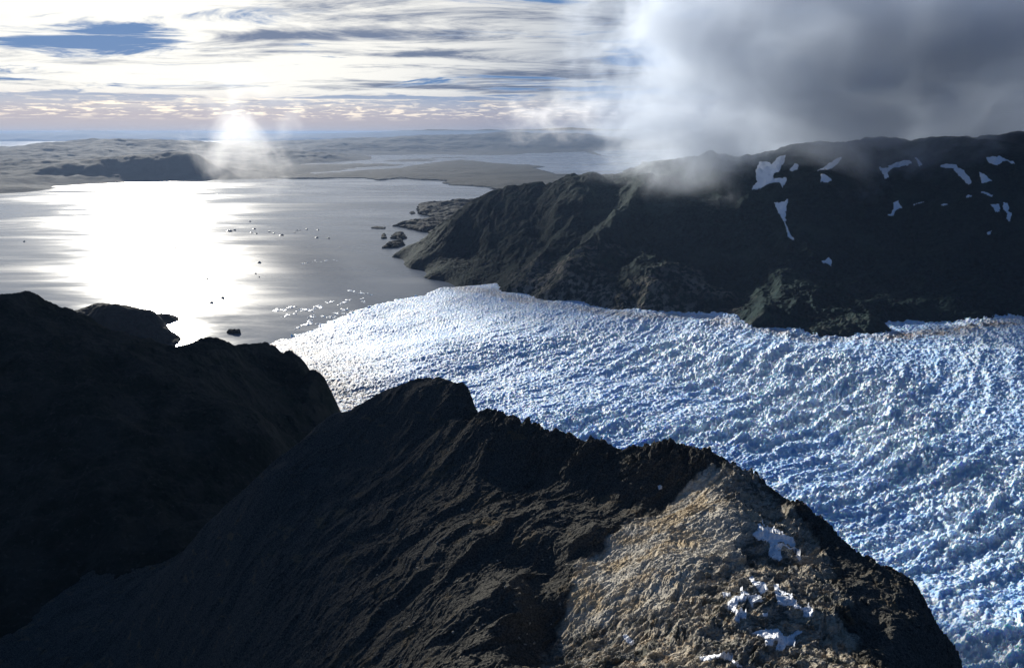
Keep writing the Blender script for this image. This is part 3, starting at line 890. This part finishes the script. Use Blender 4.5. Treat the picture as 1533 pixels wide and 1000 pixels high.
# ================================================================== air and clouds
def box(name, lo, hi):
    V = np.array([[x, y, z] for z in (lo[2], hi[2]) for y in (lo[1], hi[1]) for x in (lo[0], hi[0])], float)
    Fc = np.array([[0, 2, 3, 1], [4, 5, 7, 6], [0, 1, 5, 4], [2, 6, 7, 3], [0, 4, 6, 2], [1, 3, 7, 5]])
    return make_mesh(name, V, Fc, False)


m, n = material('thin_haze')
pv = n.n('ShaderNodeVolumePrincipled'); pv.inputs['Color'].default_value = (0.16, 0.228, 0.365, 1); pv.inputs['Density'].default_value = 1.25e-5; pv.inputs['Anisotropy'].default_value = 0.4
n.t.links.new(pv.outputs[0], n.n('ShaderNodeOutputMaterial').inputs['Volume'])
tag(link('haze', box('haze', (-161e3, -5e3, -100), (161e3, 211e3, 1120)), m), kind='stuff')


def cloud_mat(name, dens, nscale, warp, lo, hi, aniso=0.35, detail=4, squash=(1, 1, 1), color=(0.97, 0.98, 1.0), floor=0.0, seed=0.0):
    m, n = material(name)
    o = n.n('ShaderNodeTexCoord').outputs['Object']
    ov = n.mapping(o, scale=squash, loc=(seed, seed * 0.7, 0))
    nz = n.noise(ov, nscale, detail, 0.64, 0.35)
    x, y, z = n.sep(o)
    p = 3.0
    r = n.math('POWER', n.math('ADD', n.math('POWER', n.math('ABSOLUTE', x), p), n.math('ADD', n.math('POWER', n.math('ABSOLUTE', y), p), n.math('POWER', n.math('ABSOLUTE', z), p))), 1 / p)
    body = n.math('SUBTRACT', 1.0, r)
    f = n.math('ADD', body, n.math('MULTIPLY', n.math('SUBTRACT', nz, 0.5), warp))
    d = n.math('MULTIPLY', n.ramp(f, lo, hi), n.ramp(body, 0.0, 0.10))
    pv = n.n('ShaderNodeVolumePrincipled'); pv.inputs['Color'].default_value = color + (1,); pv.inputs['Anisotropy'].default_value = aniso
    n.put(pv.inputs['Density'], n.math('MULTIPLY', d, dens))
    n.t.links.new(pv.outputs[0], n.n('ShaderNodeOutputMaterial').inputs['Volume'])
    return m


def cloud(name, loc, rad, mat, label, rot=(0, 0, 0), group=None, seed=0, amp=0.0):
    import bmesh
    bm = bmesh.new(); bmesh.ops.create_icosphere(bm, subdivisions=4, radius=1)
    for v in bm.verts:
        c = v.co
        k = (abs(c.x) ** 3 + abs(c.y) ** 3 + abs(c.z) ** 3) ** (1 / 3)
        v.co = c / k
    me = bpy.data.meshes.new(name); bm.to_mesh(me); bm.free()
    o = link(name, me, mat); o.location = loc; o.scale = rad; o.rotation_euler = rot
    tag(o, label, 'cloud', group)
    return o


bank = cloud_mat('cloud_bank_vapour', 0.0044, 2.7, 2.1, 0.08, 0.80, 0.3, 7, (1.5, 0.6, 1), color=(0.81, 0.885, 1.0))
cloud('cloud_bank', (2480, 4780, 1430), (2300, 900, 1130), bank, 'huge grey cloud bank hanging over the dark snowy mountain')
wisp = cloud_mat('mist_vapour', 0.0025, 1.6, 2.6, 0.30, 1.4, 0.4, 7, (1, 1, 1), seed=3.1)
wisp2 = cloud_mat('mist_vapour_thin', 0.0020, 1.8, 2.8, 0.35, 1.4, 0.5, 7, (1, 1, 1), seed=8.4)
shade_m = cloud_mat('shade_cloud_vapour', 0.009, 2.2, 0.4, 0.02, 0.28, 0.4, 4, seed=2.2)  # unseen cloud above the view, added to shade the left slopes
ss, ll, hh = 14000.0, -720.0, 140.0
cloud('shade_cloud', (ss * math.sin(SUN_AZ) + ll * math.cos(SUN_AZ), ss * math.cos(SUN_AZ) - ll * math.sin(SUN_AZ), hh + ss * math.tan(SUN_EL)), (2000, 600, 520), shade_m,
      'added unseen cloud in front of the sun, shading the left slopes', rot=(0, 0, -SUN_AZ))
shade2 = cloud_mat('thin_shade_vapour', 0.0014, 2.2, 0.5, 0.02, 0.4, 0.4, 4, seed=4.2)  # thinner unseen cloud, added to shade the right mountain
ss, ll, hh = 24000.0, 2500.0, -900.0
cloud('shade_cloud', (ss * math.sin(SUN_AZ) + ll * math.cos(SUN_AZ), ss * math.cos(SUN_AZ) - ll * math.sin(SUN_AZ), hh + ss * math.tan(SUN_EL)), (1250, 700, 390), shade2,
      'second added unseen cloud, farther off and higher, shading the right mountain', rot=(0, 0, -SUN_AZ))
x, y, z = at(370, 200, 8500)
cloud('mist_plume', (x, y, z), (900, 500, 900), wisp, 'bright plume of mist rising over the far shore in the sun glare')
for px, py, Y, rx, rz, lab in [(795, 180, 7500, 560, 330, 'small torn wisp of mist left of the grey cloud bank'), (860, 175, 7500, 520, 360, 'pale hanging wisp of mist beside the edge of the cloud bank')]:
    x, y, z = at(px, py, Y)
    cloud('mist_wisp', (x, y, z), (rx, rx * 0.8, rz), wisp2, lab, group='wisps of mist over the second lake')

# ================================================================== sky
w = bpy.data.worlds.new('World'); scene.world = w; w.use_nodes = True
n = NT(w.node_tree)
d = n.n('ShaderNodeTexCoord').outputs['Generated']
dx, dy_, dz = n.sep(d)
sky = n.n('ShaderNodeTexSky', sky_type='NISHITA'); sky.sun_disc = False
sky.sun_elevation = SUN_EL; sky.sun_rotation = SUN_AZ; sky.altitude = 1000; sky.air_density = 1.0; sky.dust_density = 0.6; sky.ozone_density = 2.0
dotS = n.vmath('DOT_PRODUCT', d, tuple(SUN))
glow = n.ramp(dotS, 0.72, 1.0)                       # broad brightening round the sun
glow2 = n.ramp(dotS, 0.93, 1.0)
elp = n.math('MAXIMUM', dz, 0.0)
k = n.math('DIVIDE', 1.0, n.math('ADD', elp, 0.045))
p = n.xyz(n.math('MULTIPLY', dx, k), n.math('MULTIPLY', dy_, k), 0.0)
warp = n.noise(p, 0.5, 3, 0.5, out='Color')
pw = n.vmath('ADD', p, n.vmath('SCALE', warp)) if False else p
n1 = n.noise(n.mapping(p, rot=(0, 0, 0.15), scale=(0.5, 0.8, 1)), 1.0, 9, 0.66, 0.7)
n2 = n.noise(n.mapping(p, rot=(0, 0, 0.1), scale=(0.6, 1.1, 1), loc=(4.2, 1.7, 0)), 1.0, 9, 0.66, 0.6)
az_ = n.math('DIVIDE', dx, n.math('MAXIMUM', dy_, 0.05)); el_ = n.math('DIVIDE', dz, n.math('MAXIMUM', dy_, 0.05))


def patch(acc, px, py, wx, wy, amp):
    X0, Y0, Z0 = at(px, py, 1.0)
    a = n.math('MULTIPLY', n.math('SUBTRACT', az_, X0), F / wx); b = n.math('MULTIPLY', n.math('SUBTRACT', el_, Z0 - CAMZ), F / wy)
    g = n.math('EXPONENT', n.math('MULTIPLY', n.math('ADD', n.math('MULTIPLY', a, a), n.math('MULTIPLY', b, b)), -1.0))
    return n.math('MULTIPLY_ADD', g, amp, acc)


n1b = n.math('MULTIPLY_ADD', n1, 1.5, -0.215)
for args in [(185, 45, 105, 36, -0.25), (60, 62, 90, 10, -0.14), (40, 152, 120, 13, -0.28), (640, 150, 120, 12, -0.16), (300, 22, 90, 14, -0.08), (80, 20, 110, 22, 0.14), (420, 40, 170, 30, 0.14), (330, 110, 260, 30, 0.14), (700, 60, 160, 60, 0.10)]:
    n1b = patch(n1b, *args)
n2b = n.math('ADD', n2, 0.015)
for args in [(430, 56, 110, 13, 0.20), (35, 38, 55, 9, 0.18), (520, 4, 110, 16, 0.16), (100, 92, 110, 5, 0.13), (790, 105, 120, 22, 0.16), (640, 78, 70, 8, 0.14), (620, 128, 160, 6, 0.12), (850, 55, 110, 9, 0.12), (190, 30, 120, 40, -0.2), (330, 120, 160, 20, -0.06)]:
    n2b = patch(n2b, *args)
cover = n.ramp(n1b, 0.38, 0.54)
dark = n.math('MULTIPLY', n.ramp(n2b, 0.49, 0.72), cover)
lit = n.mix(glow, (0.11, 0.16, 0.25), (0.66, 0.645, 0.60))
shade = n.mix(glow, (0.055, 0.08, 0.135), (0.12, 0.15, 0.22))
cl = n.mix(dark, lit, shade)
# low lavender air and a line of small cumulus near the horizon
low = n.ramp(dz, 0.018, 0.06, 1.0, 0.0)
lowc = n.mix(glow, (0.085, 0.12, 0.20), (0.35, 0.325, 0.355))
lowc = n.mix(n.ramp(dz, -0.01, 0.02, 0.85, 0.0), lowc, n.mix(glow, (0.095, 0.135, 0.21), (0.30, 0.31, 0.355)))
cum = n.noise(n.xyz(n.math('MULTIPLY', dx, 40.0), n.math('MULTIPLY', dz, 280.0), 0.0), 1.0, 6, 0.62, 0.3)
band = n.math('MULTIPLY', n.ramp(dz, 0.012, 0.026), n.ramp(dz, 0.034, 0.05, 1.0, 0.0))
cm = n.math('MULTIPLY', n.ramp(cum, 0.5, 0.6), band)
bg1 = n.n('ShaderNodeBackground'); n.put(bg1.inputs['Color'], n.mix(0.96, sky.outputs[0], (0.55, 1.35, 3.0), 'MIX')); bg1.inputs['Strength'].default_value = 0.09
bg2 = n.n('ShaderNodeBackground')
colr = n.mix(n.math('MULTIPLY', low, 0.97), cl, lowc)
colr = n.mix(n.math('MULTIPLY', cm, 0.8), colr, n.mix(glow, (0.22, 0.25, 0.33), (0.9, 0.78, 0.62)))
# heavy dark overcast overhead and behind
over = n.ramp(dz, 0.22, 0.42)
back = n.ramp(dy_, 0.45, -0.1)
heavy = n.math('MAXIMUM', over, back)
colr = n.mix(heavy, colr, (0.020, 0.048, 0.112))
n.put(bg2.inputs['Color'], colr); bg2.inputs['Strength'].default_value = 1.0
cov = n.math('MAXIMUM', n.math('MAXIMUM', cover, n.math('MULTIPLY', low, 0.98)), n.math('MULTIPLY', heavy, 0.92))
mx = n.n('ShaderNodeMixShader'); n.put(mx.inputs[0], cov)
n.t.links.new(bg1.outputs[0], mx.inputs[1]); n.t.links.new(bg2.outputs[0], mx.inputs[2])
n.t.links.new(mx.outputs[0], n.n('ShaderNodeOutputWorld').inputs['Surface'])

# ================================================================== sun, camera, render
sl = bpy.data.lights.new('sun', 'SUN'); sl.energy = 5.0; sl.angle = math.radians(0.6); sl.color = (1.0, 0.94, 0.83)
so = bpy.data.objects.new('sun', sl); COL.objects.link(so)
so.rotation_euler = SUN.to_track_quat('Z', 'Y').to_euler(); so.location = (0, 0, 3000)

cam = bpy.data.cameras.new('camera'); cam.sensor_width = 36.0; cam.lens = F / 1533 * 36.0
cam.clip_start = 1.0; cam.clip_end = 400000
co = bpy.data.objects.new('camera', cam); COL.objects.link(co)
co.location = (0, 0, CAMZ); co.rotation_euler = (math.pi / 2 - PITCH, 0, 0)
scene.camera = co
vs = scene.view_settings
vs.view_transform = 'Standard'; vs.look = 'None'; vs.exposure = 0.75; vs.gamma = 1.0
cy = scene.cycles
cy.volume_step_rate = 0.35; cy.volume_preview_step_rate = 0.6; cy.volume_max_steps = 128
cy.max_bounces = 8; cy.diffuse_bounces = 2; cy.glossy_bounces = 2; cy.volume_bounces = 2; cy.transmission_bounces = 2
cy.use_denoising = True
cy.sample_clamp_indirect = 4.0
